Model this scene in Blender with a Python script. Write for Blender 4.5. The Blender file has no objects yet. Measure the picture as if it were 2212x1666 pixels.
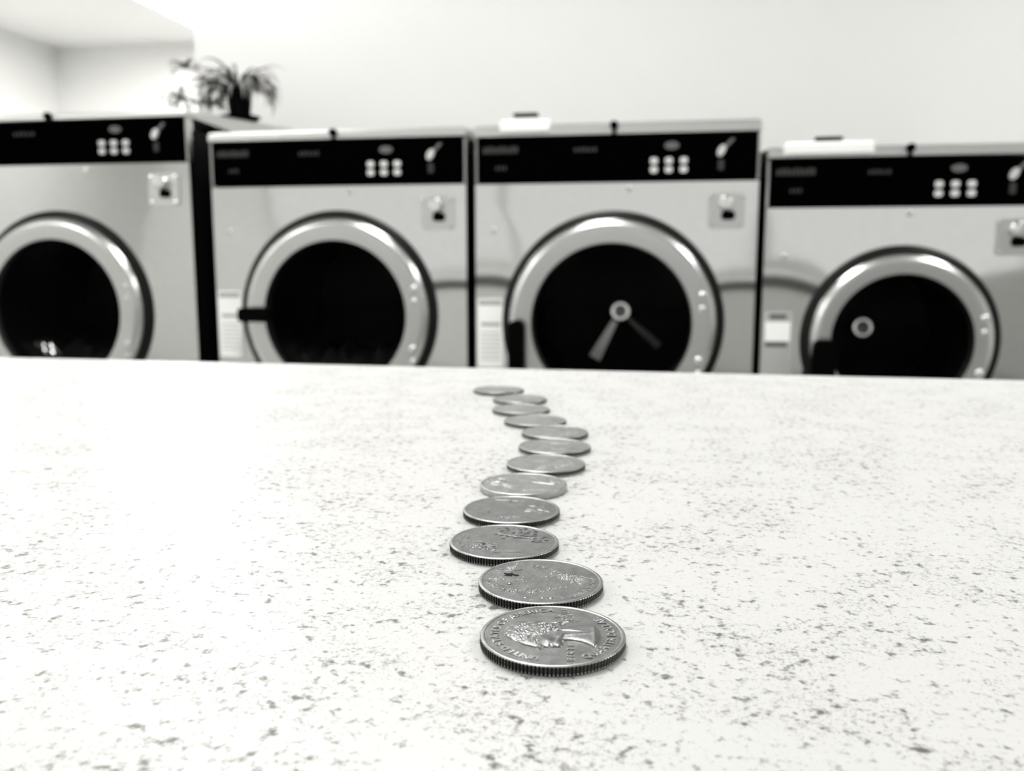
import bpy, math, random
import numpy as np
from mathutils import Vector, Matrix

PI = math.pi
SC = bpy.context.scene
COL = SC.collection
random.seed(7)

# ------------------------------------------------------------------ camera, world, exposure
TABLE_Z = 0.9
YAW = math.radians(9.8)                      # the lens looks a little to the left of the wall's normal
F_PX = 1880.0
PITCH = math.atan(268.0 / F_PX)
cam_d = bpy.data.cameras.new('camera')
cam_d.sensor_width = 36.0
cam_d.lens = 36.0 * F_PX / 2212.0
cam_d.clip_start = 0.005
cam_d.clip_end = 60
cam_d.dof.use_dof = True
cam_d.dof.focus_distance = 0.163
cam_d.dof.aperture_fstop = cam_d.lens / 1.30
cam = bpy.data.objects.new('camera', cam_d)
COL.objects.link(cam)
cam.location = (0, 0, TABLE_Z + 0.0632)
cam.rotation_euler = (PI / 2 - PITCH, 0, YAW)
SC.camera = cam

SKY = 1.15                                    # daylight let in by the added window behind the camera
W = bpy.data.worlds.new('world')
W.use_nodes = True
W.node_tree.nodes['Background'].inputs[0].default_value = (0.8, 0.8, 0.78, 1)
W.node_tree.nodes['Background'].inputs[1].default_value = SKY
SC.world = W
vs = SC.view_settings
vs.view_transform = 'Standard'
vs.look = 'None'
vs.gamma = 1.0
vs.use_curve_mapping = False
vs.exposure = 0.02
LAMP = 18.5                                   # emission of the ceiling panels
LAMP_FAR = 32.0
SC.cycles.caustics_reflective = False
SC.cycles.caustics_refractive = False


# ------------------------------------------------------------------ materials
def mat(name, col, rough=0.5, metal=0.0, spec=0.5, bump=None, var=None, emit=None, aniso=0.0):
    m = bpy.data.materials.new(name)
    m.use_nodes = True
    nt = m.node_tree
    b = nt.nodes['Principled BSDF']
    if isinstance(col, (int, float)):
        col = (col, col, col * 0.985)
    b.inputs['Base Color'].default_value = (*col, 1)
    b.inputs['Roughness'].default_value = rough
    b.inputs['Metallic'].default_value = metal
    b.inputs['Specular IOR Level'].default_value = spec
    tc = nt.nodes.new('ShaderNodeTexCoord')
    if var:                                   # (scale, amount, detail)
        n = nt.nodes.new('ShaderNodeTexNoise')
        n.inputs['Scale'].default_value = var[0]
        n.inputs['Detail'].default_value = var[2]
        n.inputs['Roughness'].default_value = 0.65
        nt.links.new(tc.outputs['Object'], n.inputs['Vector'])
        r = nt.nodes.new('ShaderNodeMapRange')
        r.inputs[1].default_value = 0.3
        r.inputs[2].default_value = 0.7
        r.inputs[3].default_value = 1 - var[1]
        r.inputs[4].default_value = 1 + var[1]
        nt.links.new(n.outputs['Fac'], r.inputs[0])
        mx = nt.nodes.new('ShaderNodeVectorMath')
        mx.operation = 'SCALE'
        mx.inputs[0].default_value = col
        nt.links.new(r.outputs[0], mx.inputs['Scale'])
        nt.links.new(mx.outputs[0], b.inputs['Base Color'])
    if bump:                                  # (scale, distance, strength, detail)
        n = nt.nodes.new('ShaderNodeTexNoise')
        n.inputs['Scale'].default_value = bump[0]
        n.inputs['Detail'].default_value = bump[3]
        nt.links.new(tc.outputs['Object'], n.inputs['Vector'])
        bp = nt.nodes.new('ShaderNodeBump')
        bp.inputs['Distance'].default_value = bump[1]
        bp.inputs['Strength'].default_value = bump[2]
        nt.links.new(n.outputs['Fac'], bp.inputs['Height'])
        nt.links.new(bp.outputs[0], b.inputs['Normal'])
    if emit:
        b.inputs['Emission Color'].default_value = (1.0, 0.995, 0.97, 1)
        b.inputs['Emission Strength'].default_value = emit
    return m


M = {}
M['wall'] = mat('wall_paint', 0.86, 0.85, spec=0.2, bump=(220, 0.0006, 0.4, 3), var=(1.2, 0.015, 2))
M['wall_far'] = mat('far_wall_paint', 0.84, 0.85, spec=0.2, bump=(220, 0.0006, 0.4, 3))
M['ceiling'] = mat('ceiling_paint', 0.82, 0.9, spec=0.2, bump=(120, 0.001, 0.4, 3))
M['floor'] = mat('floor_vinyl', 0.42, 0.45, var=(3, 0.08, 4))
M['steel'] = mat('stainless_steel', 0.66, 0.06, 1.0, bump=(3.0, 0.010, 0.22, 1), var=(40, 0.02, 2))
M['steel_trim'] = mat('steel_trim', 0.62, 0.30, 1.0)
M['steel_side'] = mat('steel_top_cover', 0.62, 0.38, 1.0)
M['chrome'] = mat('door_ring_steel', 0.62, 0.26, 1.0)
M['bolt'] = mat('bolt_steel', 0.8, 0.2, 1.0)
M['side'] = mat('cabinet_side_gap_shade', 0.004, 0.6, spec=0.05)  # shade of the gaps between machines, put into the colour
M['black'] = mat('black_panel', 0.0006, 0.6, spec=0.0)
M['rubber'] = mat('black_rubber', 0.0012, 0.6, spec=0.02)
M['gasket'] = mat('dark_door_flange', 0.014, 0.4, 0.6, spec=0.15)
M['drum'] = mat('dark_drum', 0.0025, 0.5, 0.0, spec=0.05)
M['hub'] = mat('drum_hub_steel', 0.97, 0.22, 1.0)
M['spoke'] = mat('drum_spoke_steel', 0.6, 0.4, 0.85)
M['rib'] = mat('drum_rib_steel', 0.10, 0.45, 0.8)
M['button'] = mat('button_white', 0.62, 0.4)
M['dim'] = mat('dim_badge', 0.10, 0.5)
M['dim2'] = mat('dim_print', 0.035, 0.6, spec=0.2)
M['slot'] = mat('coin_slot_metal', 0.60, 0.35, 0.3)
M['white'] = mat('white_enamel', 0.85, 0.35)
M['label'] = mat('paper_label', 0.93, 0.6)
M['label_grey'] = mat('grey_label', 0.42, 0.6)
M['print'] = mat('label_print', 0.38, 0.6)
M['print_pale'] = mat('label_small_print', 0.62, 0.6)
M['print_dark'] = mat('label_dark_print', 0.12, 0.6)
M['pot'] = mat('dark_pot', 0.0025, 0.7, spec=0.03)
M['soil'] = mat('soil', 0.02, 0.9)
M['leaf_dark'] = mat('leaf_dark', (0.055, 0.057, 0.053), 0.5, var=(30, 0.25, 2))
M['leaf_mid'] = mat('leaf_mid', (0.14, 0.14, 0.135), 0.5, var=(30, 0.25, 2))
M['leaf_pale'] = mat('leaf_pale', (0.36, 0.35, 0.34), 0.5, var=(30, 0.2, 2))
M['lamp'] = mat('lamp_diffuser', 0.8, 0.5, emit=LAMP)
M['lamp_far'] = mat('lamp_diffuser_far', 0.8, 0.5, emit=LAMP_FAR)
M['lamp_frame'] = mat('lamp_frame_white', 0.8, 0.5)
M['table_edge'] = mat('dark_edge_band', 0.02, 0.5)
M['table_leg'] = mat('table_leg_steel', 0.3, 0.4, 0.8)
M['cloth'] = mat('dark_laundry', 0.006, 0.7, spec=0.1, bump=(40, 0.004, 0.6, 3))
M['bag'] = mat('shiny_dark_film', 0.02, 0.15, spec=0.6)
M['coin_edge'] = mat('coin_clad_edge', 0.42, 0.38, 1.0, var=(2500, 0.3, 2))
M['coin_core'] = mat('coin_copper_core', (0.075, 0.072, 0.068), 0.42, 1.0, var=(2500, 0.4, 2))
M['coin_groove'] = mat('coin_groove_grime', 0.012, 0.6, 0.3, spec=0.1)
M['stain'] = mat('coin_dark_stain', 0.006, 0.7, spec=0.1)
M['hair'] = mat('stray_hair', 0.3, 0.5)


def coin_material(name, base, rough, mottling):
    m = mat(name, base, rough, 1.0)
    nt = m.node_tree
    b = nt.nodes['Principled BSDF']
    tc = nt.nodes.new('ShaderNodeTexCoord')
    n1 = nt.nodes.new('ShaderNodeTexNoise')
    n1.inputs['Scale'].default_value = 420
    n1.inputs['Detail'].default_value = 8
    n1.inputs['Roughness'].default_value = 0.75
    nt.links.new(tc.outputs['Object'], n1.inputs['Vector'])
    cr = nt.nodes.new('ShaderNodeMapRange')
    cr.inputs[1].default_value = 0.32
    cr.inputs[2].default_value = 0.68
    cr.inputs[3].default_value = base * (1 - mottling)
    cr.inputs[4].default_value = base * (1 + mottling)
    nt.links.new(n1.outputs['Fac'], cr.inputs[0])
    cc = nt.nodes.new('ShaderNodeCombineColor')
    for i in range(3):
        nt.links.new(cr.outputs[0], cc.inputs[i])
    nt.links.new(cc.outputs[0], b.inputs['Base Color'])
    n2 = nt.nodes.new('ShaderNodeTexNoise')
    n2.inputs['Scale'].default_value = 2600
    n2.inputs['Detail'].default_value = 4
    nt.links.new(tc.outputs['Object'], n2.inputs['Vector'])
    bp = nt.nodes.new('ShaderNodeBump')
    bp.inputs['Distance'].default_value = 0.00004
    bp.inputs['Strength'].default_value = 0.9
    nt.links.new(n2.outputs['Fac'], bp.inputs['Height'])
    nt.links.new(bp.outputs[0], b.inputs['Normal'])
    return m


M['coin'] = coin_material('coin_nickel', 0.19, 0.34, 0.38)
M['coin_worn'] = coin_material('coin_nickel_worn', 0.27, 0.38, 0.32)
M['coin_relief'] = coin_material('coin_relief_polished', 0.40, 0.28, 0.10)
M['coin_rim'] = coin_material('coin_rim_polished', 0.33, 0.30, 0.25)


def laminate():
    """white laminate with printed grey speckles of three sizes"""
    m = bpy.data.materials.new('speckled_laminate')
    m.use_nodes = True
    nt = m.node_tree
    b = nt.nodes['Principled BSDF']
    b.inputs['Roughness'].default_value = 0.34
    b.inputs['Specular IOR Level'].default_value = 0.5
    tc = nt.nodes.new('ShaderNodeTexCoord')

    def noise(scale, detail, rough, off):
        mp = nt.nodes.new('ShaderNodeMapping')
        mp.inputs['Location'].default_value = off
        nt.links.new(tc.outputs['Object'], mp.inputs[0])
        n = nt.nodes.new('ShaderNodeTexNoise')
        n.inputs['Scale'].default_value = scale
        n.inputs['Detail'].default_value = detail
        n.inputs['Roughness'].default_value = rough
        nt.links.new(mp.outputs[0], n.inputs['Vector'])
        return n.outputs['Fac']

    def ramp(sock, a, c, lo, hi):
        r = nt.nodes.new('ShaderNodeMapRange')
        r.interpolation_type = 'SMOOTHSTEP'
        r.inputs[1].default_value = a
        r.inputs[2].default_value = c
        r.inputs[3].default_value = lo
        r.inputs[4].default_value = hi
        nt.links.new(sock, r.inputs[0])
        return r.outputs[0]

    def op(kind, a, c):
        x = nt.nodes.new('ShaderNodeMath')
        x.operation = kind
        for i, s in enumerate((a, c)):
            if isinstance(s, (int, float)):
                x.inputs[i].default_value = s
            else:
                nt.links.new(s, x.inputs[i])
        return x.outputs[0]

    clump = ramp(noise(75, 2, 0.5, (3, 1, 0)), 0.35, 0.65, -0.035, 0.035)
    big = ramp(op('ADD', noise(420, 2.5, 0.62, (0, 0, 0)), clump), 0.545, 0.73, 0, 1.0)
    mid = ramp(op('ADD', noise(760, 3, 0.65, (7, 2, 0)), clump), 0.555, 0.75, 0, 0.75)
    fine = ramp(op('ADD', noise(1700, 2, 0.6, (1, 9, 0)), clump), 0.58, 0.74, 0, 0.5)
    f = op('MAXIMUM', op('MAXIMUM', big, mid), fine)
    mix = nt.nodes.new('ShaderNodeMix')
    mix.data_type = 'RGBA'
    mix.inputs[6].default_value = (0.67, 0.67, 0.66, 1)
    mix.inputs[7].default_value = (0.12, 0.118, 0.112, 1)
    nt.links.new(f, mix.inputs[0])
    nt.links.new(mix.outputs[2], b.inputs['Base Color'])
    return m


M['laminate'] = laminate()


def smoked_glass():
    m = bpy.data.materials.new('smoked_door_glass')
    m.use_nodes = True
    nt = m.node_tree
    nt.nodes.remove(nt.nodes['Principled BSDF'])
    out = nt.nodes['Material Output']
    t = nt.nodes.new('ShaderNodeBsdfTransparent')
    t.inputs[0].default_value = (0.975, 0.975, 0.975, 1)
    g = nt.nodes.new('ShaderNodeBsdfGlossy')
    g.inputs['Roughness'].default_value = 0.05
    mx = nt.nodes.new('ShaderNodeMixShader')
    mx.inputs[0].default_value = 0.0008
    nt.links.new(t.outputs[0], mx.inputs[1])
    nt.links.new(g.outputs[0], mx.inputs[2])
    nt.links.new(mx.outputs[0], out.inputs[0])
    return m


M['glass'] = smoked_glass()


# ------------------------------------------------------------------ mesh helpers
class MB:
    def __init__(self):
        self.v, self.f, self.mi = [], [], []

    def add(self, vs, fs, mi=0):
        o = len(self.v)
        self.v += [tuple(p) for p in vs]
        self.f += [tuple(i + o for i in f) for f in fs]
        self.mi += [mi] * len(fs)
        return self

    def box(self, x0, x1, y0, y1, z0, z1, bev=0.0, mi=0):
        """box with chamfered edges (24 verts when bev > 0)"""
        if bev <= 0:
            vs = [(x, y, z) for x in (x0, x1) for y in (y0, y1) for z in (z0, z1)]
            fs = [(0, 1, 3, 2), (4, 6, 7, 5), (0, 4, 5, 1), (2, 3, 7, 6), (0, 2, 6, 4), (1, 5, 7, 3)]
            return self.add(vs, fs, mi)
        c = ((x0 + x1) / 2, (y0 + y1) / 2, (z0 + z1) / 2)
        h = ((x1 - x0) / 2, (y1 - y0) / 2, (z1 - z0) / 2)
        b = min(bev, *[q * 0.98 for q in h])
        vs, idx = [], {}
        for sx in (-1, 1):
            for sy in (-1, 1):
                for sz in (-1, 1):
                    s = (sx, sy, sz)
                    for a in range(3):
                        p = [c[k] + s[k] * (h[k] - (0 if k == a else b)) for k in range(3)]
                        idx[(s, a)] = len(vs)
                        vs.append(p)
        fs = []
        for a in range(3):
            u, w = [(1, 2), (2, 0), (0, 1)][a]
            for sg in (-1, 1):
                q = []
                for su, sw in ((-1, -1), (1, -1), (1, 1), (-1, 1)):
                    s = [0, 0, 0]
                    s[a], s[u], s[w] = sg, su, sw
                    q.append(idx[(tuple(s), a)])
                fs.append(tuple(q) if sg > 0 else tuple(reversed(q)))
        for a in range(3):
            u, w = [(1, 2), (2, 0), (0, 1)][a]
            for su in (-1, 1):
                for sw in (-1, 1):
                    s1, s2 = [0] * 3, [0] * 3
                    s1[a], s2[a] = -1, 1
                    for s in (s1, s2):
                        s[u], s[w] = su, sw
                    s1, s2 = tuple(s1), tuple(s2)
                    q = (idx[(s1, u)], idx[(s2, u)], idx[(s2, w)], idx[(s1, w)])
                    fs.append(q if su * sw > 0 else tuple(reversed(q)))
        for sx in (-1, 1):
            for sy in (-1, 1):
                for sz in (-1, 1):
                    s = (sx, sy, sz)
                    t = (idx[(s, 0)], idx[(s, 1)], idx[(s, 2)])
                    fs.append(t if sx * sy * sz > 0 else tuple(reversed(t)))
        return self.add(vs, fs, mi)

    def lathe(self, prof, n=48, axis='z', c=(0, 0, 0), mi=0, closed=False):
        """revolve (r, h) pairs around z, or around y with h running along +y"""
        vs, fs = [], []
        for r, h in prof:
            for k in range(n):
                a = 2 * PI * k / n
                if axis == 'z':
                    vs.append((c[0] + r * math.cos(a), c[1] + r * math.sin(a), c[2] + h))
                else:
                    vs.append((c[0] + r * math.cos(a), c[1] + h, c[2] + r * math.sin(a)))
        rows = len(prof)
        for i in range(rows if closed else rows - 1):
            j = (i + 1) % rows
            for k in range(n):
                k2 = (k + 1) % n
                fs.append((i * n + k, i * n + k2, j * n + k2, j * n + k))
        if not closed:
            if prof[0][0] > 1e-9:
                fs.append(tuple(reversed(range(n))))
            if prof[-1][0] > 1e-9:
                fs.append(tuple((rows - 1) * n + k for k in range(n)))
        return self.add(vs, fs, mi)

    def tube(self, pts, r, n=8, mi=0):
        pts = [Vector(p) for p in pts]
        rr = r if isinstance(r, (list, tuple)) else [r] * len(pts)
        vs, fs = [], []
        for i, p in enumerate(pts):
            d = (pts[min(i + 1, len(pts) - 1)] - pts[max(i - 1, 0)]).normalized()
            u = d.orthogonal().normalized() if i == 0 else (u - d * u.dot(d)).normalized()
            w = d.cross(u)
            for k in range(n):
                a = 2 * PI * k / n
                vs.append(p + (u * math.cos(a) + w * math.sin(a)) * rr[i])
        for i in range(len(pts) - 1):
            for k in range(n):
                k2 = (k + 1) % n
                fs.append((i * n + k, i * n + k2, (i + 1) * n + k2, (i + 1) * n + k))
        fs.append(tuple(reversed(range(n))))
        fs.append(tuple((len(pts) - 1) * n + k for k in range(n)))
        return self.add(vs, fs, mi)

    def prism(self, poly, y0, y1, mi=0):
        """polygon in x, z drawn anticlockwise as seen from -y; extruded from y0 (front) to y1"""
        n = len(poly)
        vs = [(x, y0, z) for x, z in poly] + [(x, y1, z) for x, z in poly]
        fs = [tuple(range(n)), tuple(reversed(range(n, 2 * n)))]
        for k in range(n):
            k2 = (k + 1) % n
            fs.append((k, k + n, k2 + n, k2))
        return self.add(vs, fs, mi)

    def build(self, name, mats, parent=None, smooth=None, loc=None):
        me = bpy.data.meshes.new(name)
        me.from_pydata(self.v, [], self.f)
        for m in (mats if isinstance(mats, (list, tuple)) else [mats]):
            me.materials.append(m)
        if any(self.mi):
            me.polygons.foreach_set('material_index', self.mi)
        if smooth:
            me.polygons.foreach_set('use_smooth', [True] * len(me.polygons))
            me.set_sharp_from_angle(angle=math.radians(smooth))
        me.update()
        o = bpy.data.objects.new(name, me)
        COL.objects.link(o)
        if loc:
            o.location = loc
        if parent:
            o.parent = parent
        return o


def tag(o, label, cat, group=None):
    o['label'] = label
    o['category'] = cat
    if group:
        o['group'] = group
    return o


def thing(name, label, cat, loc=(0, 0, 0), rz=0.0, group=None):
    o = bpy.data.objects.new(name, None)
    o.empty_display_size = 0.05
    COL.objects.link(o)
    o.location = loc
    o.rotation_euler = (0, 0, rz)
    return tag(o, label, cat, group)


def struct(o):
    o['kind'] = 'structure'
    return o


def rounded(x0, x1, z0, z1, r, n=5):
    """anticlockwise (seen from -y, x to the right, z up) rounded rectangle"""
    pts = []
    for cx, cz, a0 in ((x1 - r, z0 + r, -PI / 2), (x1 - r, z1 - r, 0), (x0 + r, z1 - r, PI / 2), (x0 + r, z0 + r, PI)):
        for k in range(n + 1):
            a = a0 + PI / 2 * k / n
            pts.append((cx + r * math.cos(a), cz + r * math.sin(a)))
    return pts


# ------------------------------------------------------------------ the room
CEIL = 2.6
WALL_Y = 3.0
FAR_Y = 6.35
LEFT_X, RIGHT_X, REAR_Y = -4.68, 3.7, -3.3
WALL_END = -1.668
struct(MB().box(LEFT_X - .1, RIGHT_X + .1, REAR_Y - .1, FAR_Y + .1, -.1, 0).build('floor', M['floor']))
struct(MB().box(LEFT_X - .1, RIGHT_X + .1, REAR_Y - .1, FAR_Y + .1, CEIL, CEIL + .1).build('ceiling', M['ceiling']))
struct(MB().box(WALL_END, RIGHT_X, WALL_Y, WALL_Y + .12, 0, CEIL, 0.006).build('wall_back', M['wall']))
struct(MB().box(LEFT_X - .1, RIGHT_X + .1, FAR_Y, FAR_Y + .1, 0, CEIL).build('wall_far', M['wall_far']))
struct(MB().box(LEFT_X - .1, LEFT_X, REAR_Y, FAR_Y, 0, CEIL).build('wall_left', M['wall_far']))
struct(MB().box(RIGHT_X, RIGHT_X + .1, REAR_Y, FAR_Y, 0, CEIL).build('wall_right', M['wall']))
# the wall behind the camera, with a wide unseen window added to let in light
wf = MB()
WX0, WX1, WZ0, WZ1 = -3.6, 3.0, .95, 2.3
wf.box(LEFT_X - .1, WX0, REAR_Y - .1, REAR_Y, 0, CEIL)
wf.box(WX1, RIGHT_X + .1, REAR_Y - .1, REAR_Y, 0, CEIL)
wf.box(WX0, WX1, REAR_Y - .1, REAR_Y, 0, WZ0)
wf.box(WX0, WX1, REAR_Y - .1, REAR_Y, WZ1, CEIL)
struct(wf.build('wall_front', M['wall']))
wfr = MB()
for k in range(4):
    x = WX0 + (WX1 - WX0) * k / 3
    wfr.box(x - .03, x + .03, REAR_Y - .08, REAR_Y - .02, WZ0, WZ1)
win = struct(wfr.build('added_window_1', M['lamp_frame']))
for k in range(3):
    x = WX0 + (WX1 - WX0) * k / 3
    MB().box(x + .03, x + (WX1 - WX0) / 3 - .03, REAR_Y - .053, REAR_Y - .047, WZ0, WZ1).build('pane', M['glass'], win)


def ceiling_light(cx, cy, sx, sy, label, m, group='ceiling light panels'):
    t = thing('ceiling_light', label, 'lamp', (cx, cy, CEIL), 0, group)
    w, h, d, b = sx / 2, sy / 2, 0.055, 0.03
    fr = MB()
    fr.box(-w, -w + b, -h, h, -d, 0, .004)
    fr.box(w - b, w, -h, h, -d, 0, .004)
    fr.box(-w + b, w - b, -h, -h + b, -d, 0, .004)
    fr.box(-w + b, w - b, h - b, h, -d, 0, .004)
    fr.build('lamp_frame', M['lamp_frame'], t)
    MB().box(-w + b, w - b, -h + b, h - b, -d + .008, -.006).build('diffuser', m, t)
    return t


ceiling_light(-2.92, 5.15, .62, 1.3, 'bright ceiling light panel in the far room left of the wall end', M['lamp_far'])
ceiling_light(-3.9, 3.6, .62, 1.25, 'added unseen ceiling light panel in the far room beside its left wall', M['lamp_far'])  # added out of view to brighten the far room
ceiling_light(-4.4, -1.0, .3, 2.0, 'added unseen long ceiling light panel beside the left wall of the room', M['lamp'])  # added to light the wall that the tall washer's steel reflects
ceiling_light(-1.62, 2.62, .75, .3, 'ceiling light panel above the plant washer near the wall end', M['lamp'])
ceiling_light(-.45, 1.3, .62, 1.25, 'ceiling light panel in front of the two middle washers', M['lamp'])
ceiling_light(1.75, 1.3, .62, 1.25, 'added unseen ceiling light panel in front of the washer at the right end', M['lamp'])  # unseen panel, added for soft overall light
ceiling_light(-2.8, -.3, .62, 1.25, 'added unseen ceiling light panel near the left wall of the room', M['lamp'])  # another added panel, out of view, softening the room light


# ------------------------------------------------------------------ the table
tb = thing('folding_table', 'white laminate table with grey speckles carrying the row of coins', 'table', (-.0875, .5095, 0), math.radians(-.75))
TX0, TX1, TY0, TY1 = -1.5, 1.4, -1.25, 0.0
top = MB()
r_ = 0.004
prof = [(TY1 - r_, TABLE_Z), (TY1 - r_ * .3, TABLE_Z - r_ * .3), (TY1, TABLE_Z - r_), (TY1, TABLE_Z - .006)]
top.box(TX0, TX1, TY0, TY1, TABLE_Z - .008, TABLE_Z, .003)
top.build('tabletop', M['laminate'], tb)
MB().box(TX0 + .001, TX1 - .001, TY0 + .001, TY1 - .001, TABLE_Z - .05, TABLE_Z - .008, .003).build('edge_band', M['table_edge'], tb)
for sx in (TX0 + .2, TX1 - .2):
    MB().box(sx - .03, sx + .03, TY0 + .12, TY1 - .12, 0, .035, .008).build('foot', M['table_leg'], tb)
    for sy in (TY0 + .35, TY1 - .35):
        MB().lathe([(.025, .03), (.025, TABLE_Z - .05)], 20, 'z', (sx, sy, 0)).build('leg', M['table_leg'], tb, 40)


# ------------------------------------------------------------------ washing machines
FRONT = 2.14
DEPTH = 0.70


def plate_with_hole(x0, x1, z0, z1, cx, cz, r, y0, y1, n=96):
    angs = sorted(set([2 * PI * k / n for k in range(n)] +
                      [math.atan2(z - cz, x - cx) % (2 * PI) for x in (x0, x1) for z in (z0, z1)]))
    outer, inner = [], []
    for a in angs:
        c, s = math.cos(a), math.sin(a)
        t = min((x1 - cx) / c if c > 1e-9 else 9e9, (x0 - cx) / c if c < -1e-9 else 9e9,
                (z1 - cz) / s if s > 1e-9 else 9e9, (z0 - cz) / s if s < -1e-9 else 9e9)
        outer.append((cx + c * t, cz + s * t))
        inner.append((cx + c * r, cz + s * r))
    k = len(angs)
    rings = 9
    vs = []
    for q in range(rings):                    # the sheet swells a millimetre or two towards the door
        t = q / (rings - 1)
        for (ox, oz), (ix, iz) in zip(outer, inner):
            vs.append((ox + (ix - ox) * t, y0 - .0022 * t * t, oz + (iz - oz) * t))
    vs += [(x, y1, z) for x, z in inner] + [(x, y1, z) for x, z in outer]
    fs = []
    for q in range(rings + 1):
        for i in range(k):
            j = (i + 1) % k
            fs.append((q * k + i, q * k + j, (q + 1) * k + j, (q + 1) * k + i))
    for i in range(k):
        j = (i + 1) % k
        fs.append(((rings + 1) * k + i, (rings + 1) * k + j, j, i))
    return MB().add(vs, fs)


def washer(label, cx, hw, z_top, z_pt, z_pb, dz, rg, handle, hub, label_kind, soap, lay=1.0):
    """cx centre, hw half width, z_top top edge, z_pt/z_pb top and bottom of the black panel,
    dz door centre height, rg door glass radius"""
    t = thing('washing_machine', label, 'washing machine', (cx, FRONT, 0), 0, 'front loading washers in a row')
    L, R = -hw, hw
    # cabinet: sides, back and base coloured near black as gap shade, open to the front
    cab = MB()
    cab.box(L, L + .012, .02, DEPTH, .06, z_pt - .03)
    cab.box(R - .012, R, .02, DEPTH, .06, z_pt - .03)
    cab.box(L + .012, R - .012, DEPTH - .012, DEPTH, .06, z_pt - .03)
    cab.box(L + .012, R - .012, .02, DEPTH - .012, .06, .075)
    cab.build('cabinet', M['side'], t)
    MB().box(L + .02, R - .02, .05, DEPTH - .02, 0, .06, .004).build('plinth', M['rubber'], t)
    # stainless front
    fp = plate_with_hole(L, R, .06, z_pb - .004, 0, dz, rg + .03, 0, .02).build('front_panel', M['steel'], t, 30)
    # black control fascia in a thin steel surround
    for tx in (L, R - .006):
        MB().box(tx, tx + .006, -.004, .03, z_pb - .004, z_pt + .002, .003).build('panel_trim', M['steel_trim'], t)
    pn = MB().box(L + .006, R - .006, -.003, .04, z_pb, z_pt, .003).build('control_panel', M['black'], t)
    yb = -.003
    w = 2 * hw

    def strokes(x0, x1, z0, z1, n, name, m, parent, y, gap=.3):
        b = MB()
        d = (x1 - x0) / n
        for k in range(n):
            hh = (z1 - z0) * (1 if k % 3 else .85)
            b.box(x0 + k * d, x0 + (k + 1 - gap) * d, y - .0006, y + .001, z0, z0 + hh)
        return b.build(name, m, parent)
    zt = z_pt
    strokes(L + .020, L + .108, zt - .036, zt - .020, 9, 'name_strip', M['dim2'], pn, yb, .22)
    strokes(L + .052, L + .082, zt - .076, zt - .066, 3, 'small_print', M['dim2'], pn, yb, .5)
    strokes(L + w * .36, L + w * .445, zt - .036, zt - .026, 5, 'programme_print', M['dim2'], pn, yb, .4)
    bx, bz = R - .208, zt - .068
    for i in range(3):
        for j in range(2):
            x, z = bx + (i - 1) * .0345, bz + (1 - j) * .0205 - .013
            MB().prism(rounded(x - .0085, x + .0085, z - .0072, z + .0072, .005), yb - .004, yb + .002).build('programme_button', M['button'], pn)
    MB().prism([(bx + .006 + .017 * math.cos(a * PI / 10), zt - .026 + .009 * math.sin(a * PI / 10)) for a in range(20)], yb - .003, yb + .002).build('display_badge', M['dim'], pn)
    sx, sz = R - .088, zt - .040
    el = [(sx + .009 * math.cos(a * PI / 10) + .004 * math.sin(a * PI / 10), sz + .013 * math.sin(a * PI / 10)) for a in range(20)]
    MB().prism(el, yb - .006, yb + .002).build('coin_slot', M['slot'], pn)
    MB().add([(sx + .004, yb - .004, sz + .010), (sx + .012, yb - .004, sz + .006), (sx + .030, yb - .004, sz + .026), (sx + .022, yb - .004, sz + .028),
              (sx + .004, yb, sz + .010), (sx + .012, yb, sz + .006), (sx + .030, yb, sz + .026), (sx + .022, yb, sz + .028)],
             [(0, 1, 2, 3), (4, 7, 6, 5), (0, 4, 5, 1), (1, 5, 6, 2), (2, 6, 7, 3), (3, 7, 4, 0)]).build('coin_lever', M['dim'], pn)
    MB().box(sx - .007, sx + .007, yb - .003, yb + .001, sz - .045, sz - .020, .002).build('slot_plate', M['dim2'], pn)
    # top cover rising to the rear, with latch
    zb, zf, rise = z_pt + .004, z_top, .046
    tc = MB()
    vs = [(L - .001, -.006, zb), (R + .001, -.006, zb), (R + .001, DEPTH, zb - .02), (L - .001, DEPTH, zb - .02),
          (L - .001, -.006, zf - .006), (R + .001, -.006, zf - .006), (R + .001, DEPTH, zf + rise), (L - .001, DEPTH, zf + rise),
          (L + .005, .004, zf), (R - .005, .004, zf), (R - .005, DEPTH - .01, zf + rise + .004), (L + .005, DEPTH - .01, zf + rise + .004)]
    fs = [(3, 2, 1, 0), (0, 1, 5, 4), (1, 2, 6, 5), (2, 3, 7, 6), (3, 0, 4, 7), (4, 5, 9, 8), (5, 6, 10, 9), (6, 7, 11, 10), (7, 4, 8, 11), (8, 9, 10, 11)]
    tc.add(vs, fs)
    top_o = tc.build('top_cover', M['steel_side'], t)
    la = MB()
    la.lathe([(.0001, -.012), (.008, -.011), (.010, -.008), (.010, .002)], 20, 'y', (0, -.006, zf - .008))
    la.box(-.005, .005, -.010, .002, zf - .030, zf - .012, .002)
    la.build('top_latch', M['rubber'], top_o, 40)
    if soap:
        a0, a1 = soap
        lid = MB().box(a0, a1, -.012, .20, zf - .022, zf + .010, .006).build('soap_lid', M['white'], top_o)
        mid = (a0 + a1) / 2
        lift = .007 if hw > .32 else .001
        MB().box(mid - .031, mid + .031, -.004, .014, zf + .0115 + lift, zf + .0205 + lift, .003).build('lid_handle', M['rubber'], lid)
    # coin box lock plate
    kx, kz = R - .072, z_pb - .072
    kp = MB().prism(rounded(kx - .042, kx + .042, kz - .042, kz + .040, .012), -.006, .001).build('lock_plate', M['steel_trim'], t)
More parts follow.
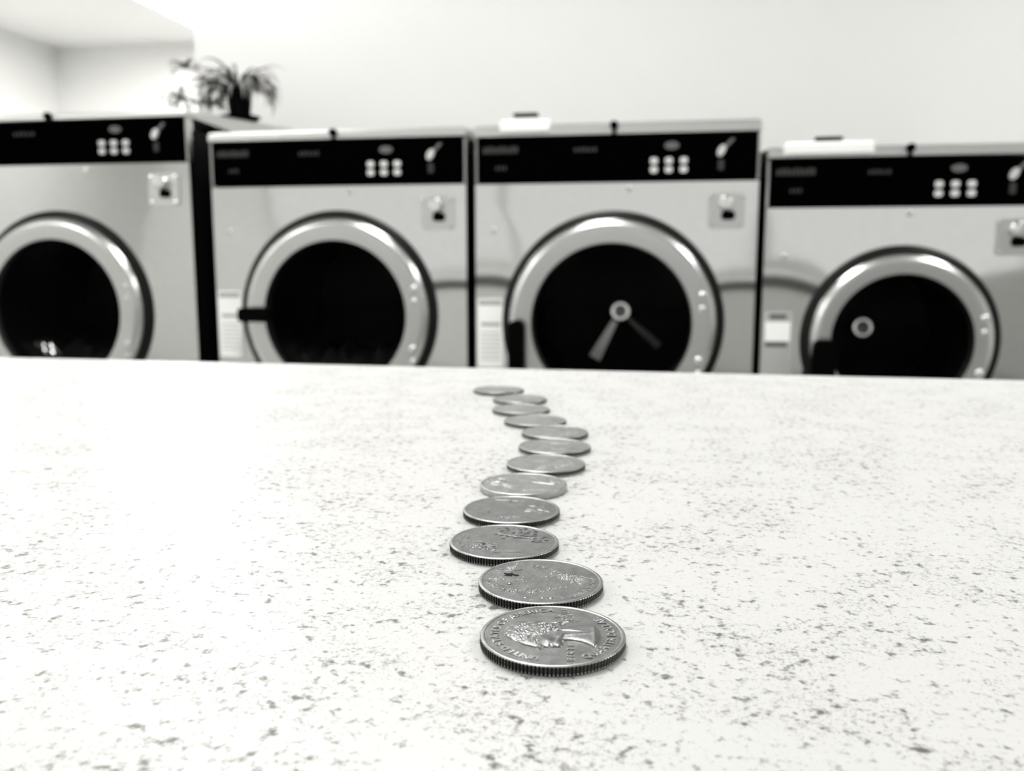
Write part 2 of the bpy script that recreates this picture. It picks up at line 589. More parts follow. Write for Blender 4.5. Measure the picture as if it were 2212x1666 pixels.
    MB().lathe([(.0001, -.022), (.014, -.021), (.017, -.017), (.018, .0)], 28, 'y', (kx - .002, -.006, kz + .016)).build('lock_barrel', M['bolt'], kp, 35)
    MB().prism(rounded(kx - .012, kx + .020, kz - .022, kz - .001, .008), -.0085, -.004).build('lock_opening', M['rubber'], kp)
    for qx, qz in ((-.034, .032), (.034, .032), (-.034, -.034), (.034, -.034)):
        MB().lathe([(.0001, -.004), (.004, -.003), (.005, .0)], 12, 'y', (kx + qx, -.006, kz + qz)).build('screw', M['bolt'], kp, 40)
    for qx, qz in ((L + .045, z_pb - .115), (R - .30, z_pb - .018)):
        MB().lathe([(.0001, -.003), (.005, -.0025), (.007, .0)], 14, 'y', (qx, 0, qz)).build('front_screw', M['steel_trim'], t, 40)
    # door: gasket, ring, glass, handle, hinge bolts
    ro = rg * 1.305
    d = thing('door', '', '', (0, 0, dz))
    del d['label'], d['category']
    d.parent = t
    MB().lathe([(rg + .028, -.001), (ro + .018, -.001), (ro + .021, -.003), (ro + .020, -.008), (ro + .004, -.017),
                (rg + .03, -.018)], 96, 'y', closed=True).build('door_gasket', M['gasket'], d, 40)
    pr = [(ro - .006, -.012), (ro, -.014), (ro + .0012, -.018), (ro + .0005, -.023), (ro - .003, -.0295), (ro - .009, -.0345), (ro - .0155, -.0370),
          (ro - .0165, -.0370), (rg + .003, -.0355), (rg, -.029), (rg - .001, -.010)]
    MB().lathe(pr, 128, 'y', closed=True).build('door_ring', M['chrome'], d, 22)
    gl = [(.0001, -.036), (rg * .35, -.0335), (rg * .7, -.027), (rg + .0, -.018), (rg + .001, -.012), (rg * .7, -.021), (rg * .35, -.0275), (.0001, -.030)]
    MB().lathe(gl, 64, 'y').build('door_glass', M['glass'], d, 60)
    for a in (18, -22):
        rr = (ro + rg) / 2 + .006
        c_ = (rr * math.cos(math.radians(a)), -.036, rr * math.sin(math.radians(a)))
        MB().lathe([(.0001, -.005), (.006, -.004), (.009, -.001), (.009, .003)], 18, 'y', c_).build('hinge_bolt', M['steel_trim'], d, 40)
        c2 = (c_[0], c_[1], c_[2] - .032)
        MB().lathe([(.0001, -.004), (.005, -.003), (.007, -.001), (.007, .003)], 14, 'y', c2).build('hinge_bolt', M['steel_trim'], d, 40)
    hb = MB()
    if handle == 'level':
        hb.prism(rounded(-ro - .006, -rg + .025, -.018, .018, .010), -.066, -.036)
    elif handle == 'upright':
        x = -(ro + rg) / 2 - .006
        hb.prism(rounded(x - .019, x + .019, -.135, .008, .018, 8), -.068, -.036)
    elif handle == 'tilted':
        x = -(ro + rg) / 2 + .006
        pts = rounded(x - .024, x + .030, -.110, .004, .012, 6)
        hb.prism([(px + (-pz) * -.10, pz) for px, pz in pts], -.068, -.036)
    if hb.v:
        hb.build('door_handle', M['rubber'], d)
    # drum seen through the glass
    dr = thing('drum', '', '', (0, 0, dz))
    del dr['label'], dr['category']
    dr.parent = t
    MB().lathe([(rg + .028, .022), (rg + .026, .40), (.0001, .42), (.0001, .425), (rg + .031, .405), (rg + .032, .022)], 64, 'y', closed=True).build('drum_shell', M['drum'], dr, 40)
    if hub:
        y = .385
        ring = [(.013, .004), (.0115, -.002), (.014, -.0075), (.018, -.009), (.026, -.009), (.030, -.0075), (.0325, -.002), (.0325, .006)]
        hx, hz = hub
        ho = MB().lathe(ring, 36, 'y', closed=True).build('drum_hub', M['hub'], dr, 60)
        ho.location, ho.rotation_euler = (hx, y, hz), (math.radians(-6), 0, 0)
        MB().lathe([(.0001, y - .004), (.010, y), (.012, y + .012)], 20, 'y', (hx, 0, hz)).build('hub_cap', M['spoke'], dr, 40)
        if lay:
            for ang, ln, wd, m in ((-118, .155, .017, 'spoke'), (-42, .15, .011, 'rib')):
                a = math.radians(ang)
                ux, uz = math.cos(a), math.sin(a)
                nx, nz = -uz, ux
                p0, p1 = .034, ln
                pts = [(hx + ux * p0 + nx * wd * .5, hz + uz * p0 + nz * wd * .5), (hx + ux * p0 - nx * wd * .5, hz + uz * p0 - nz * wd * .5),
                       (hx + ux * p1 - nx * wd, hz + uz * p1 - nz * wd), (hx + ux * p1 + nx * wd, hz + uz * p1 + nz * wd)]
                MB().prism(list(reversed(pts))[::-1], y - .006, y + .012).build('drum_spoke', M[m], dr)
    # instruction label
    if label_kind:
        z1 = dz + .058 if label_kind == 'white' else dz + .066
        lx0 = L + .004
        lm = M['label'] if label_kind == 'white' else M['label_grey']
        lb = MB().prism(rounded(lx0, lx0 + .066, z1 - .172, z1, .006), -.0042, .001).build('instruction_label', lm, t)
        if label_kind == 'white':
            MB().box(lx0 + .004, lx0 + .062, -.0050, -.0038, z1 - .016, z1 - .004).build('printed_line', M['print'], lb)
            MB().box(lx0 + .010, lx0 + .058, -.0050, -.0038, z1 - .068, z1 - .060).build('printed_line', M['print'], lb)
            for k in range(7):
                MB().box(lx0 + .008, lx0 + .058, -.0048, -.0038, z1 - .088 - k * .011, z1 - .084 - k * .011).build('printed_line', M['print_pale'], lb)
        else:
            MB().box(lx0 + .004, lx0 + .062, -.0046, -.0038, z1 - .070, z1 - .024).build('printed_field', M['label'], lb)
            MB().box(lx0 + .014, lx0 + .052, -.0050, -.0038, z1 - .018, z1 - .006).build('printed_line', M['print_dark'], lb)
            MB().box(lx0 + .006, lx0 + .056, -.0050, -.0038, z1 - .084, z1 - .072).build('printed_line', M['print_dark'], lb)
            for k in range(6):
                MB().box(lx0 + .008, lx0 + .056, -.0048, -.0038, z1 - .104 - k * .011, z1 - .100 - k * .011).build('printed_line', M['print'], lb)
    return t


washer('tall stainless steel front loading washer with a potted plant on top', -1.612, .392, 1.351, 1.331, 1.222, .830, .190,
       None, None, None, None)
washer('stainless steel washer with black handle lying level across its door ring', -.822, .3375, 1.290, 1.264, 1.156, .828, .186,
       'level', None, 'white', None)
washer('stainless steel washer with upright black handle and bright spoke showing in its drum', -.1235, .3375, 1.290, 1.259, 1.154, .814, .191,
       'upright', (.004, .008), 'white', (-.275, -.150))
washer('lower stainless steel washer at the right end with a grey label beside its door', .540, .308, 1.224, 1.196, 1.090, .780, .153,
       'tilted', (.004, .004), 'grey', (-.275, -.075), lay=0)


# laundry lying in the two drums on the left
def laundry(cx, dz, rad, seed, label, film=None):
    rnd = random.Random(seed)
    ph = [rnd.uniform(0, 6.28) for _ in range(8)]
    nx, ny = 28, 20
    vs, fs = [], []
    for j in range(ny + 1):
        for i in range(nx + 1):
            u, v = i / nx * 2 - 1, j / ny
            x = u * rad * .86
            y = FRONT + .05 + v * .30
            chord = math.sqrt(max(0.0, rad * rad * .96 - x * x))
            hgt = .09 * (1 - abs(u) ** 2.2) * math.sin(PI * min(1, v * 1.0 + .12)) * (1 + .35 * math.sin(9 * u + ph[0]) * math.sin(7 * v + ph[1]))
            hgt += .012 * math.sin(23 * u + ph[2] + 5 * v) + .01 * math.sin(19 * v + ph[3] + 8 * u)
            vs.append((cx + x, y, dz - chord + max(.006, hgt)))
    n = nx + 1
    for j in range(ny):
        for i in range(nx):
            fs.append((j * n + i, j * n + i + 1, (j + 1) * n + i + 1, (j + 1) * n + i))
    base = len(vs)
    rim = [i for i in range(n)] + [j * n + nx for j in range(1, ny + 1)] + [ny * n + i for i in range(nx - 1, -1, -1)] + [j * n for j in range(ny - 1, 0, -1)]
    for k in rim:
        x, y, z = vs[k]
        ch = math.sqrt(max(0.0, rad * rad * .96 - (x - cx) ** 2))
        vs.append((x, y, dz - ch + .001))
    for q in range(len(rim)):
        q2 = (q + 1) % len(rim)
        fs.append((rim[q2], rim[q], base + q, base + q2))
    fs.append(tuple(base + q for q in range(len(rim))))
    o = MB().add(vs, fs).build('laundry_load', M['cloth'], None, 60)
    tag(o, label, 'laundry')
    return o


laundry(-1.612, .830, .212, 3, 'dark heap of laundry in the drum of the tall washer')
laundry(-.822, .828, .208, 5, 'dark heap of laundry in the drum of the level handled washer')


def foil_wisp(cx, y, z, label):
    rnd = random.Random(11)
    b = MB()
    for k in range(3):
        x0 = cx + (-.016 + .016 * k)
        pts = []
        for q in range(7):
            s = q / 6
            pts.append((x0 - .03 * s + .004 * math.sin(6 * s + k), y + .004 * k, z + .045 * s * (1 - .35 * s) + .002 * rnd.random()))
        vs = []
        for p in pts:
            vs += [(p[0] - .004, p[1], p[2]), (p[0], p[1] - .003, p[2] + .001), (p[0] + .004, p[1], p[2])]
        fs = []
        for q in range(6):
            for c in range(2):
                fs.append((q * 3 + c, q * 3 + c + 1, q * 3 + c + 4, q * 3 + c + 3))
        b.add(vs, fs)
    o = b.build('foil_strip', mat('bright_foil', 0.8, 0.25, 0.8), None, 60)
    return tag(o, label, 'wrapper')


foil_wisp(-1.688, FRONT + .035, .706, 'thin bright strips on the laundry in the tall washer')

# ------------------------------------------------------------------ potted plant on the first washer
PX, PY = -1.283, 2.56
PZ = 1.351 + .046 * (PY - FRONT - .004) / (DEPTH - .01) + .009
pl = thing('potted_plant', 'potted spider plant with drooping grassy leaves on the tall washer', 'plant', (PX, PY, PZ))
MB().lathe([(.040, 0), (.054, .003), (.062, .011), (.060, .012), (.050, .006), (.0001, .005)], 36).build('saucer', M['pot'], pl, 40)
MB().lathe([(.030, .006), (.035, .05), (.037, .078), (.040, .078), (.040, .092), (.036, .092), (.034, .083), (.0001, .081)], 36).build('pot', M['pot'], pl, 40)
MB().lathe([(.033, .082), (.02, .088), (.0001, .090)], 24).build('soil', M['soil'], pl, 60)


def leaf(origin, az, el, length, droop, wid, m, segs=9):
    p = Vector(origin)
    vs, fs = [], []
    ce = el
    side = Vector((-math.sin(az), math.cos(az), 0))
    step = length / segs
    for k in range(segs + 1):
        s = k / segs
        d = Vector((math.cos(az) * math.cos(ce), math.sin(az) * math.cos(ce), math.sin(ce)))
        nrm = side.cross(d) * -1
        wq = wid * (.55 + 1.1 * s) * (1 - s ** 3) if s < 1 else .0002
        vs += [p + side * wq + nrm * wq * .4, p, p - side * wq + nrm * wq * .4]
        p = p + d * step
        p.z = max(p.z, .010 + .12 * max(0.0, p.y))
        ce -= droop / segs * (.5 + s * 1.2)
    for k in range(segs):
        for c in range(2):
            fs.append((k * 3 + c, k * 3 + c + 1, k * 3 + c + 4, k * 3 + c + 3))
    MB().add(vs, fs).build('leaf', m, pl, 70)


rnd = random.Random(21)
tones = ['leaf_dark', 'leaf_mid', 'leaf_mid', 'leaf_mid', 'leaf_pale', 'leaf_pale']
for k in range(76):
    az = rnd.uniform(0, 2 * PI)
    el = rnd.uniform(.35, 1.35)
    ln = rnd.uniform(.10, .185)
    leaf((.012 * math.cos(az), .012 * math.sin(az), .085), az, el, ln, rnd.uniform(1.9, 3.3), rnd.uniform(.0035, .0065), M[rnd.choice(tones)])
for k in range(16):                              # leaves hanging over the two sides of the pot
    az = rnd.choice((0, PI)) + rnd.uniform(-.8, .8)
    leaf((.028 * math.cos(az), .028 * math.sin(az), .088), az, rnd.uniform(.3, .9), rnd.uniform(.10, .14), rnd.uniform(2.2, 3.2), .006, M[rnd.choice(('leaf_dark', 'leaf_mid', 'leaf_pale'))])


for k in range(10):                              # pale leaves falling past the right side down to the saucer
    az = rnd.uniform(-.7, .5)
    leaf((.024, .01 * math.sin(az), .090), az, rnd.uniform(.6, 1.0), rnd.uniform(.105, .14), rnd.uniform(2.3, 2.9), .006, M[rnd.choice(('leaf_pale', 'leaf_mid', 'leaf_pale'))])


def runner(pts, n, ln, tone, e0=-.2, e1=1.0):
    MB().tube(pts, .0022, 6).build('runner_stem', M['leaf_mid'], pl, 60)
    for k in range(n):
        az = rnd.uniform(0, 2 * PI)
        leaf(pts[-1], az, rnd.uniform(e0, e1), ln * rnd.uniform(.7, 1.2), rnd.uniform(1.2, 2.6), .0062, M[tone[k % len(tone)]], 6)


runner([(0, 0, .088), (-.05, -.02, .135), (-.10, -.04, .155), (-.135, -.06, .145)], 18, .060, ['leaf_pale', 'leaf_pale', 'leaf_mid'])
runner([(-.01, -.01, .088), (-.06, -.05, .105), (-.11, -.09, .085), (-.130, -.11, .045)], 16, .075, ['leaf_dark', 'leaf_mid', 'leaf_dark'])
runner([(-.01, -.01, .088), (-.03, -.03, .100), (-.055, -.06, .075), (-.062, -.07, .030)], 16, .065, ['leaf_mid', 'leaf_pale', 'leaf_dark'], .2, 1.3)
runner([(-.01, -.01, .088), (-.03, -.02, .105), (-.05, -.04, .11), (-.06, -.05, .10)], 12, .07, ['leaf_mid', 'leaf_pale', 'leaf_mid'], -.6, 1.2)

# ------------------------------------------------------------------ coins
R = 0.01213
TH = 0.00175
FIELD = TH - 0.00016
GLYPH = {}


def glyph(ch):
    if ch in GLYPH:
        return GLYPH[ch]
    cu = bpy.data.curves.new('glyph', 'FONT')
    cu.body = ch
    cu.size = 1.0
    cu.resolution_u = 3
    cu.extrude = 0.05
    cu.bevel_depth = 0.022
    cu.bevel_resolution = 0
    cu.offset = 0.0
    ob = bpy.data.objects.new('glyph', cu)
    COL.objects.link(ob)
    bpy.context.view_layer.update()
    me = bpy.data.meshes.new_from_object(ob.evaluated_get(bpy.context.evaluated_depsgraph_get()))
    v = np.array([q.co[:] for q in me.vertices])
    f = [tuple(p.vertices) for p in me.polygons]
    bpy.data.objects.remove(ob)
    bpy.data.curves.remove(cu)
    bpy.data.meshes.remove(me)
    x0, x1 = v[:, 0].min(), v[:, 0].max()
    v[:, 0] -= (x0 + x1) / 2
    GLYPH[ch] = (v, f, x1 - x0)
    return GLYPH[ch]


def arc_text(b, s, size, rad, a_mid, span, inward=False):
    """letters spread over span radians round a_mid; tops outward, or inward for bottom text"""
    s_w = [(.35 if c == ' ' else glyph(c)[2] + .16) for c in s]
    tot = sum(s_w)
    pos = 0
    for c, wd in zip(s, s_w):
        q = (pos + wd / 2) / tot - .5
        pos += wd
        if c == ' ':
            continue
        a = a_mid - q * span if not inward else a_mid + q * span
        v, f, _ = glyph(c)
        rot = a - PI / 2 if not inward else a + PI / 2
        ca, sa = math.cos(rot), math.sin(rot)
        rb = rad
        ox, oy = rb * math.cos(a), rb * math.sin(a)
        ht = .35 * size
        xs, ys = v[:, 0] * size, v[:, 1] * size - ht
        vs = np.stack([ox + xs * ca - ys * sa, oy + xs * sa + ys * ca, FIELD / R + (v[:, 2] * 1.15 + .045) * size * .8], 1) * R
        b.add(vs.tolist(), f)


def line_text(b, s, size, x, y, ang=0.0):
    wd = [(.3 if c == ' ' else glyph(c)[2] + .12) for c in s]
    tot = sum(wd)
    pos = -tot / 2
    ca, sa = math.cos(ang), math.sin(ang)
    for c, q in zip(s, wd):
        if c != ' ':
            v, f, _ = glyph(c)
            xs, ys = (v[:, 0] + pos + q / 2) * size, (v[:, 1] - .35) * size
            vs = np.stack([x + xs * ca - ys * sa, y + xs * sa + ys * ca, FIELD / R + (v[:, 2] * 1.15 + .045) * size * .8], 1) * R
            b.add(vs.tolist(), f)
        pos += q


def coin_body(detail):
    """struck disc with a raised rim, and the reeded edge with its darker core"""
    reeds = 119
    n = reeds * 4 if detail else reeds * 2
    b = MB()
    rim = [(R - .00012, TH - .00010), (R - .00028, TH), (R - .00060, TH), (R - .00074, TH - .00004), (R - .00090, FIELD), (R * .45, FIELD), (.0001 * R, FIELD)]
    b.lathe(rim, 160, 'z')
    b.mi = [1 if k < 160 * 3 else 0 for k in range(len(b.f))]
    e = MB()
    zs = [0.0, .00010, .00042, .00044, .00118, .00124, TH - .00022, TH - .00010]
    vs, fs, mi = [], [], []
    for iz, z in enumerate(zs):
        for k in range(n):
            a = 2 * PI * k / n
            per = (k % 4) if detail else (k % 2) * 2
            dep = (.00012 if per in (2, 3) else 0.0) if detail else (.00008 if per else 0)
            if iz in (0,):
                r = R - .00022
            elif iz == len(zs) - 1:
                r = R - .00012
            else:
                r = R - dep
            vs.append((r * math.cos(a), r * math.sin(a), z))
    for iz in range(len(zs) - 1):
        for k in range(n):
            k2 = (k + 1) % n
            fs.append((iz * n + k, iz * n + k2, (iz + 1) * n + k2, (iz + 1) * n + k))
            core = iz in (2, 3, 4, 5)
            groove = detail and (k % 4) in (1, 2) and 1 <= iz <= 5
            mi.append(2 if groove else 1 if core else 0)
    fs.append(tuple(reversed(range(n))))
    mi.append(0)
    e.v, e.f, e.mi = vs, fs, mi
    return b, e


def relief(prims, n=150, seed=0):
    """height map of raised design pieces in coin radii; returns a mesh builder"""
    g = np.linspace(-.9, .9, n)
    X, Y = np.meshgrid(g, g)
    H = np.zeros_like(X)
    rs = np.random.RandomState(seed)

    def ridge(x0, y0, x1, y1, w, h):
        dx, dy = x1 - x0, y1 - y0
        t = np.clip(((X - x0) * dx + (Y - y0) * dy) / (dx * dx + dy * dy + 1e-12), 0, 1)
        d2 = (X - x0 - t * dx) ** 2 + (Y - y0 - t * dy) ** 2
        return h * np.exp(-d2 / w ** 2)
    for p in prims:
        k = p[0]
        if k == 'ridge':
            H = np.maximum(H, ridge(*p[1:]))
        elif k == 'bump':
            _, x, y, rx, ry, h = p
            q = 1 - ((X - x) / rx) ** 2 - ((Y - y) / ry) ** 2
            H = np.maximum(H, h * np.sqrt(np.clip(q, 0, None)))
        elif k == 'ring':
            _, x, y, r, w, h = p
            H = np.maximum(H, h * np.exp(-((np.hypot(X - x, (Y - y)) - r) / w) ** 2))
        elif k == 'cluster':
            _, x0, y0, x1, y1, spread, cnt, r, h = p
            for _i in range(cnt):
                t = rs.rand()
                cx = x0 + (x1 - x0) * t + rs.randn() * spread
                cy = y0 + (y1 - y0) * t + rs.randn() * spread
                rr = r * (.6 + .8 * rs.rand())
                H = np.maximum(H, h * (.6 + .5 * rs.rand()) * np.exp(-((X - cx) ** 2 + (Y - cy) ** 2) / rr ** 2))
        elif k == 'dashes':
            _, x0, y0, x1, y1, rows, cnt, ln, w, h = p
            for rr in range(rows):
                for c in range(cnt):
                    if rs.rand() < .2:
                        continue
                    u, v = (c + .5 + .3 * rs.randn()) / cnt, (rr + .5) / rows
                    cx = x0 + (x1 - x0) * u
                    cy = y0 + (y1 - y0) * v - .25 * (u - .5) * (y1 - y0)
                    a = rs.randn() * .5
                    H = np.maximum(H, ridge(cx - ln * math.cos(a), cy - ln * math.sin(a), cx + ln * math.cos(a), cy + ln * math.sin(a), w, h))
    H[np.hypot(X, Y) > .88] = 0
    return grid_mesh(X, Y, H)


def grid_mesh(X, Y, H, eps=.0015):
    n = X.shape[0]
    keep = H > eps
    kc = keep[:-1, :-1] | keep[1:, :-1] | keep[:-1, 1:] | keep[1:, 1:]
    used = np.zeros_like(keep)
    used[:-1, :-1] |= kc
    used[1:, :-1] |= kc
    used[:-1, 1:] |= kc
    used[1:, 1:] |= kc
    idx = -np.ones(X.shape, int)
    idx[used] = np.arange(used.sum())
    Z = FIELD + (H - eps) * R
    v = np.stack([X[used] * R, Y[used] * R, Z[used]], 1).tolist()
    jj, ii = np.nonzero(kc)
    f = [(int(idx[j, i]), int(idx[j, i + 1]), int(idx[j + 1, i + 1]), int(idx[j + 1, i])) for j, i in zip(jj, ii)]
    return MB().add(v, f)


BUST = [(.02, .70), (-.13, .66), (-.26, .56), (-.35, .45), (-.41, .36), (-.425, .31), (-.47, .235), (-.525, .165), (-.515, .135), (-.45, .115),
        (-.455, .075), (-.47, .05), (-.44, .025), (-.46, -.005), (-.43, -.04), (-.445, -.09), (-.405, -.145), (-.33, -.155), (-.25, -.13),
        (-.215, -.20), (-.23, -.33), (-.30, -.45), (-.43, -.545), (-.38, -.60), (-.22, -.655), (0.0, -.675), (.18, -.64), (.30, -.57), (.33, -.47),
        (.29, -.34), (.25, -.20), (.26, -.12), (.33, -.16), (.40, -.25), (.46, -.22), (.44, -.10), (.37, 0.0), (.40, .14), (.42, .30), (.37, .47),
        (.27, .60), (.15, .68)]


def bust_relief(n=300):
    """profile head in low relief: dome over the outline, hair locks, ear, eye and jaw"""
    g = np.linspace(-.74, .74, n)
    X, Y = np.meshgrid(g, g)
    P = np.array(BUST)
    # smooth the outline
    for _ in range(2):
        Q = np.roll(P, -1, 0)
        P = np.stack([P * .75 + Q * .25, P * .25 + Q * .75], 1).reshape(-1, 2)
    D = np.full(X.shape, 9.0)
    inside = np.zeros(X.shape, bool)
    for a, c in zip(P, np.roll(P, -1, 0)):
        d = c - a
        t = np.clip(((X - a[0]) * d[0] + (Y - a[1]) * d[1]) / (d @ d), 0, 1)
        D = np.minimum(D, np.hypot(X - a[0] - t * d[0], Y - a[1] - t * d[1]))
        cond = ((a[1] > Y) != (c[1] > Y))
        xi = a[0] + (Y - a[1]) * d[0] / (d[1] if abs(d[1]) > 1e-12 else 1e-12)
        inside ^= cond & (X < xi)
    sd = np.where(inside, D, -D)
    H = np.clip(.030 * (1 - np.exp(-sd / .022)) + .010 * (1 - np.exp(-sd / .16)), -.004, None)

    def gs(x, y, sx, sy, ang=0):
        c, s = math.cos(ang), math.sin(ang)
        u, v = (X - x) * c + (Y - y) * s, -(X - x) * s + (Y - y) * c
        return np.exp(-(u / sx) ** 2 - (v / sy) ** 2)
    det = np.zeros_like(X)
    # swept-back hair
    hair = 1 / (1 + np.exp(-((X + .20) * .75 + (Y - .22) * .75) / .03))
    hair *= (Y > -.14)
    hair *= .55
    ang = np.arctan2(Y - .10, X + .12)
    rad = np.hypot(X + .12, Y - .10)
    det += hair * (.0040 * np.sin(rad * 60 + 3 * np.sin(ang * 2)) + .0015 * np.sin(ang * 21 + rad * 14))
    det += hair * .004 * np.sin(X * 95 + 3 * np.sin(Y * 22)) * np.sin(Y * 80 + 2 * np.sin(X * 30))
    for cx, cy in ((.10, .06), (.16, -.02), (.08, -.06), (.22, .06), (.24, -.06)):       # side curls
        q = np.hypot(X - cx, Y - cy)
        det += .016 * np.exp(-((q - .04) / .016) ** 2) + .010 * np.exp(-(q / .015) ** 2)
    det += .014 * gs(-.30, .245, .05, .014, .3) - .010 * gs(-.31, .215, .035, .014)     # brow, eye hollow
    det += .009 * gs(-.315, .20, .02, .012) + .012 * gs(-.47, .16, .04, .03)            # eye, nose wing
    det += .010 * gs(-.28, .06, .08, .06) - .008 * gs(-.42, .025, .03, .008)            # cheek, mouth line
    det += .012 * gs(-.18, -.10, .12, .018, -.35)                                       # jaw line
    det += .010 * gs(-.06, -.32, .022, .22, .25) + .010 * gs(.06, -.25, .018, .16, -.1)  # neck tendons
    det -= .012 * gs(.19, -.10, .10, .015, -.5)
    det += .012 * gs(.36, -.12, .03, .09, .4)
    det += .010 * gs(0, -.57, .25, .03, 0)
    H = H + det * np.clip(sd / .03, 0, 1)
    H = np.where(sd > -.012, H, -.004)
    b = grid_mesh(X, Y, H + .0015, .0015)
    return b


group = 'quarter coins laid in a winding row'
COINS = [(-16.79, 137.11), (-22.18, 161.29), (-33.49, 183.80), (-36.24, 208.94), (-37.24, 234.40), (-34.35, 260.41), (-34.82, 286.09),
         (-37.75, 310.67), (-48.29, 333.2), (-57.97, 358.3), (-62.84, 385.2), (-77.74, 411.9)]
LABELS = ['silver quarter nearest the camera with a profile head and lettering in relief',
          'second silver coin from the near end with a dark spot on its face',
          'third silver coin from the near end with raised lines and rows of dashes',
          'fourth coin from the near end, worn nearly smooth with pale streaks',
          'fifth coin from the near end with ringed dome and a thin slanting ridge',
          'sixth coin from the near end, pale and scratched',
          'seventh coin from the near end, farthest right of the bend in the row',
          'eighth coin from the near end, behind the coin at the bend',
          'ninth coin from the near end, fourth from the far end of the row',
          'tenth coin from the near end, third from the far end of the row',
          'eleventh coin from the near end, just before the last one',
          'last and farthest coin of the row, closest to the table edge']

body_hi, edge_hi = None, None
hi = coin_body(True)
lo = coin_body(False)
share = {}
rots = [PI / 2 + YAW - .06, YAW, YAW, YAW, YAW, YAW + .4, YAW + 1.9, YAW + .2, YAW + 2.4, YAW + 4.0, YAW + 1.0, YAW + 3.0]


def part(name, mb, m, parent, key=None, smooth=40):
    if key and key in share:
        o = share[key].copy()
        COL.objects.link(o)
        o.parent = parent
        return o
    o = mb.build(name, m, parent, smooth)
    if key:
        share[key] = o
    return o


def obverse_text():
    b = MB()
    arc_text(b, 'UNITED STATES OF AMERICA', .155, .80, math.radians(83), math.radians(170))
    arc_text(b, 'QUARTER DOLLAR', .165, .80, math.radians(261), math.radians(104), True)
    line_text(b, 'LIBERTY', .145, -.615, -.24)
    line_text(b, 'IN', .115, .60, .00 - .06)
    line_text(b, 'GOD WE', .115, .61, -.155)
    line_text(b, 'TRUST', .115, .58, -.25)
    line_text(b, 'P', .10, .47, -.36)
    return b


def reverse_text(mid):
    b = MB()
    arc_text(b, 'E PLURIBUS UNUM', .115, .82, mid, math.radians(76), True)
    return b


DESIGN = {
    1: [('cluster', -.10, .66, .62, .05, .05, 170, .015, .024), ('cluster', .20, .20, .62, -.12, .06, 170, .015, .022), ('cluster', -.62, -.40, .02, -.50, .05, 150, .015, .022),
        ('cluster', -.85, -.12, -.50, -.45, .05, 110, .014, .026), ('cluster', .10, -.42, .36, -.30, .03, 40, .014, .020), ('cluster', -.56, .48, -.32, .68, .04, 40, .016, .022),
        ('cluster', -.80, .0, -.60, .1, .06, 40, .016, .020), ('cluster', -.4, -.1, .3, .3, .16, 30, .014, .014), ('ridge', -.35, .02, .16, .30, .05, .008),
        ('ridge', .66, .12, .86, -.02, .014, .026), ('ridge', .62, .02, .76, -.16, .010, .022), ('ridge', .54, .10, .70, .0, .010, .02),
        ('bump', -.50, -.16, .05, .06, .03), ('bump', -.27, -.08, .018, .05, .028), ('bump', -.23, -.06, .014, .05, .026), ('bump', .09, -.18, .018, .05, .028),
        ('cluster', -.3, -.78, .36, -.74, .02, 12, .024, .024), ('ridge', -.88, -.05, -.70, -.48, .016, .018), ('dashes', -.7, .62, -.3, .36, 2, 5, .04, .012, .02)],
    2: [('ridge', -.14, .40, .20, .20, .016, .030), ('ridge', .20, .20, .48, .10, .015, .030), ('ridge', -.64, .30, -.70, .10, .012, .018), ('ridge', -.70, .10, -.60, -.08, .012, .018),
        ('ridge', -.5, -.08, -.34, -.12, .014, .026), ('dashes', -.16, .86, .70, .15, 8, 9, .032, .010, .024), ('ring', -.36, -.28, .09, .014, .030), ('ring', -.20, -.26, .08, .012, .024),
        ('cluster', -.68, -.20, -.18, -.55, .06, 120, .014, .022), ('ridge', -.20, -.62, .30, -.62, .012, .022), ('ridge', -.16, -.66, -.10, -.72, .012, .018),
        ('cluster', -.3, -.3, .5, .0, .15, 25, .012, .012), ('dashes', .50, .22, .86, -.12, 5, 3, .040, .010, .022), ('ridge', .22, .2, .22, .36, .014, .024)],
    3: [('ridge', -.35, .72, .15, .60, .010, .012), ('bump', -.02, .60, .04, .04, .030), ('bump', .24, .56, .04, .04, .030), ('bump', -.46, -.24, .025, .03, .03),
        ('bump', -.34, -.28, .025, .03, .03), ('dashes', -.7, .50, -.1, .0, 8, 3, .15, .008, .006), ('dashes', .30, .30, .75, -.30, 5, 4, .06, .014, .014),
        ('cluster', -.3, -.62, .10, -.60, .04, 40, .016, .024), ('ring', 0, 0, .86, .010, .006), ('ridge', .45, -.1, .6, -.35, .012, .016)],
    4: [('ring', -.62, .22, .20, .02, .028), ('bump', -.58, .20, .15, .20, .045), ('ring', -.60, .18, .28, .016, .018), ('ridge', .14, .80, .44, .10, .014, .022),
        ('ridge', .22, .16, .70, -.08, .03, .014), ('cluster', -.42, -.10, -.30, -.42, .05, 50, .018, .026), ('dashes', -.36, -.52, .60, -.68, 1, 14, .020, .014, .024),
        ('dashes', .62, .40, .86, .0, 3, 2, .05, .014, .016), ('bump', .0, .1, .14, .2, .010), ('cluster', -.1, .2, .4, .0, .12, 20, .02, .01)],
    5: [('ridge', -.5, .4, .5, -.1, .03, .010), ('cluster', -.5, -.5, .5, -.4, .08, 50, .022, .02), ('bump', .1, .3, .3, .3, .018), ('ring', 0, 0, .84, .012, .008)],
    6: [('ridge', -.7, .1, .4, .3, .03, .010), ('bump', -.3, -.1, .3, .35, .02), ('cluster', .1, -.5, .6, .2, .1, 50, .022, .02), ('ring', 0, 0, .84, .012, .008)],
}
DESIGN_SHARED = {7: 5, 8: 6, 9: 5, 10: 6, 11: 5}
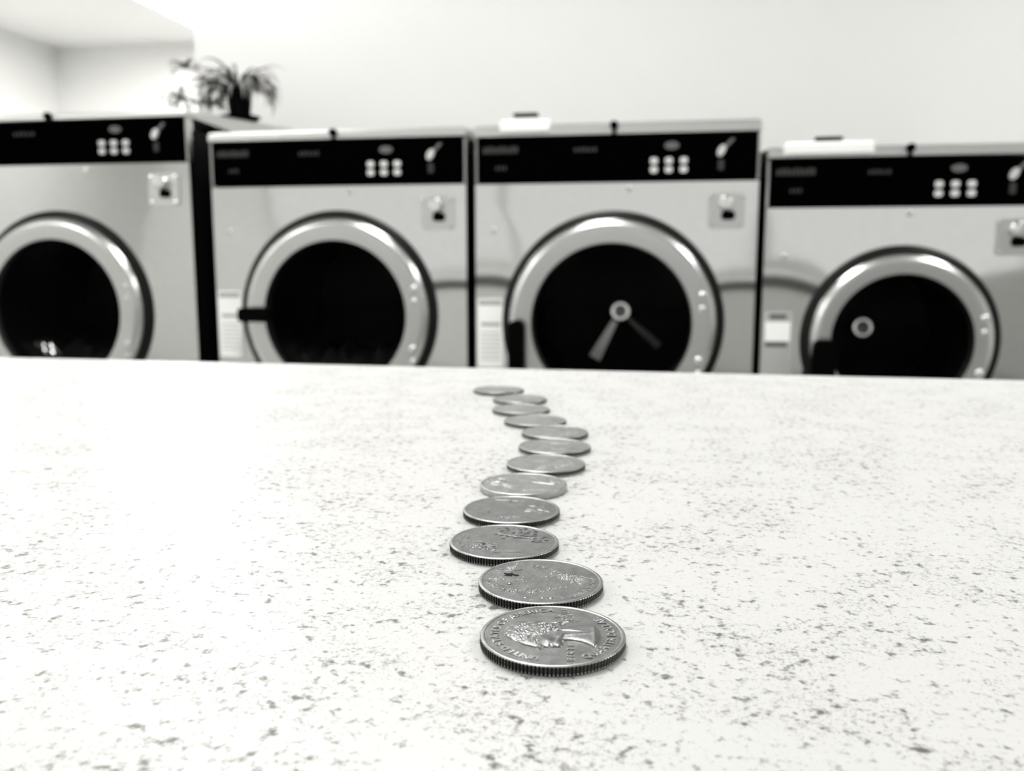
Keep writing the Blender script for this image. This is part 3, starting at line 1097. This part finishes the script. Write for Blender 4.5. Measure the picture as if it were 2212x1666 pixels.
for i, ((x, y), lab) in enumerate(zip(COINS, LABELS)):
    c = thing('coin', lab, 'coin', (x / 1000, y / 1000, TABLE_Z), rots[i], group)
    near = i < 5
    bm, em = hi if near else lo
    fm = M['coin'] if i < 4 else M['coin_worn']
    part('coin_face', bm, [fm, M['coin_rim']], c, ('face', i < 4))
    if i == 4:                                   # this one's edge is evenly pale
        part('reeded_edge', lo[1], [M['coin_edge'], M['coin_edge'], M['coin_core']], c, None, 25)
    else:
        part('reeded_edge', em, [M['coin_edge'], M['coin_core'], M['coin_groove']], c, ('edge', near), 25)
    if i == 0:
        part('profile_head', bust_relief(), M['coin'], c, None, 80)
        part('lettering', obverse_text(), M['coin_relief'], c, 'obverse_text', 30)
    else:
        k = DESIGN_SHARED.get(i, i)
        part('raised_design', relief(DESIGN[k], 270 if i < 3 else 200 if i < 5 else 120, k), M['coin'] if i in (1, 2, 3) else M['coin_worn'], c, ('design', k), 80)
        if i in (1, 2):
            part('lettering', reverse_text(-.55 if i == 1 else PI + .15), M['coin_relief'], c, None, 30)
    if i == 1:
        rs = random.Random(4)
        pts = []
        for q in range(40):
            a = 2 * PI * q / 40
            rr = .098 * (1 + .12 * math.sin(3 * a + 1) + .10 * math.sin(5 * a + 2)) * (1 + .45 * (rs.random() - .5))
            pts.append((-.50 + rr * 1.25 * math.cos(a), .25 + rr * 1.15 * math.sin(a)))
        st = MB()
        vs = [(px * R, py * R, FIELD + .00002) for px, py in pts] + [(-.5 * R, .25 * R, FIELD + .00016)]
        st.add(vs, [(q, (q + 1) % 40, 40) for q in range(40)])
        st.add([(px * R * .45 - .165 * R, py * R * .45 + .10 * R, FIELD + .00003) for px, py in pts] + [(-.39 * R, .215 * R, FIELD + .00018)], [(q, (q + 1) % 40, 40) for q in range(40)])
        o = st.build('dark_spot', M['stain'], c)
        o['label'] = 'black spot of grime'

# a stray hair on the laminate beside the third coin
hr = MB().tube([(-.0235, .1905, TABLE_Z + .0003), (-.0205, .1899, TABLE_Z + .0010), (-.0180, .1890, TABLE_Z + .0008), (-.0160, .1876, TABLE_Z + .00005)], .00003, 5)
tag(hr.build('stray_hair', M['hair'], None, 60), 'fine pale hair lying on the table beside the third coin', 'hair')
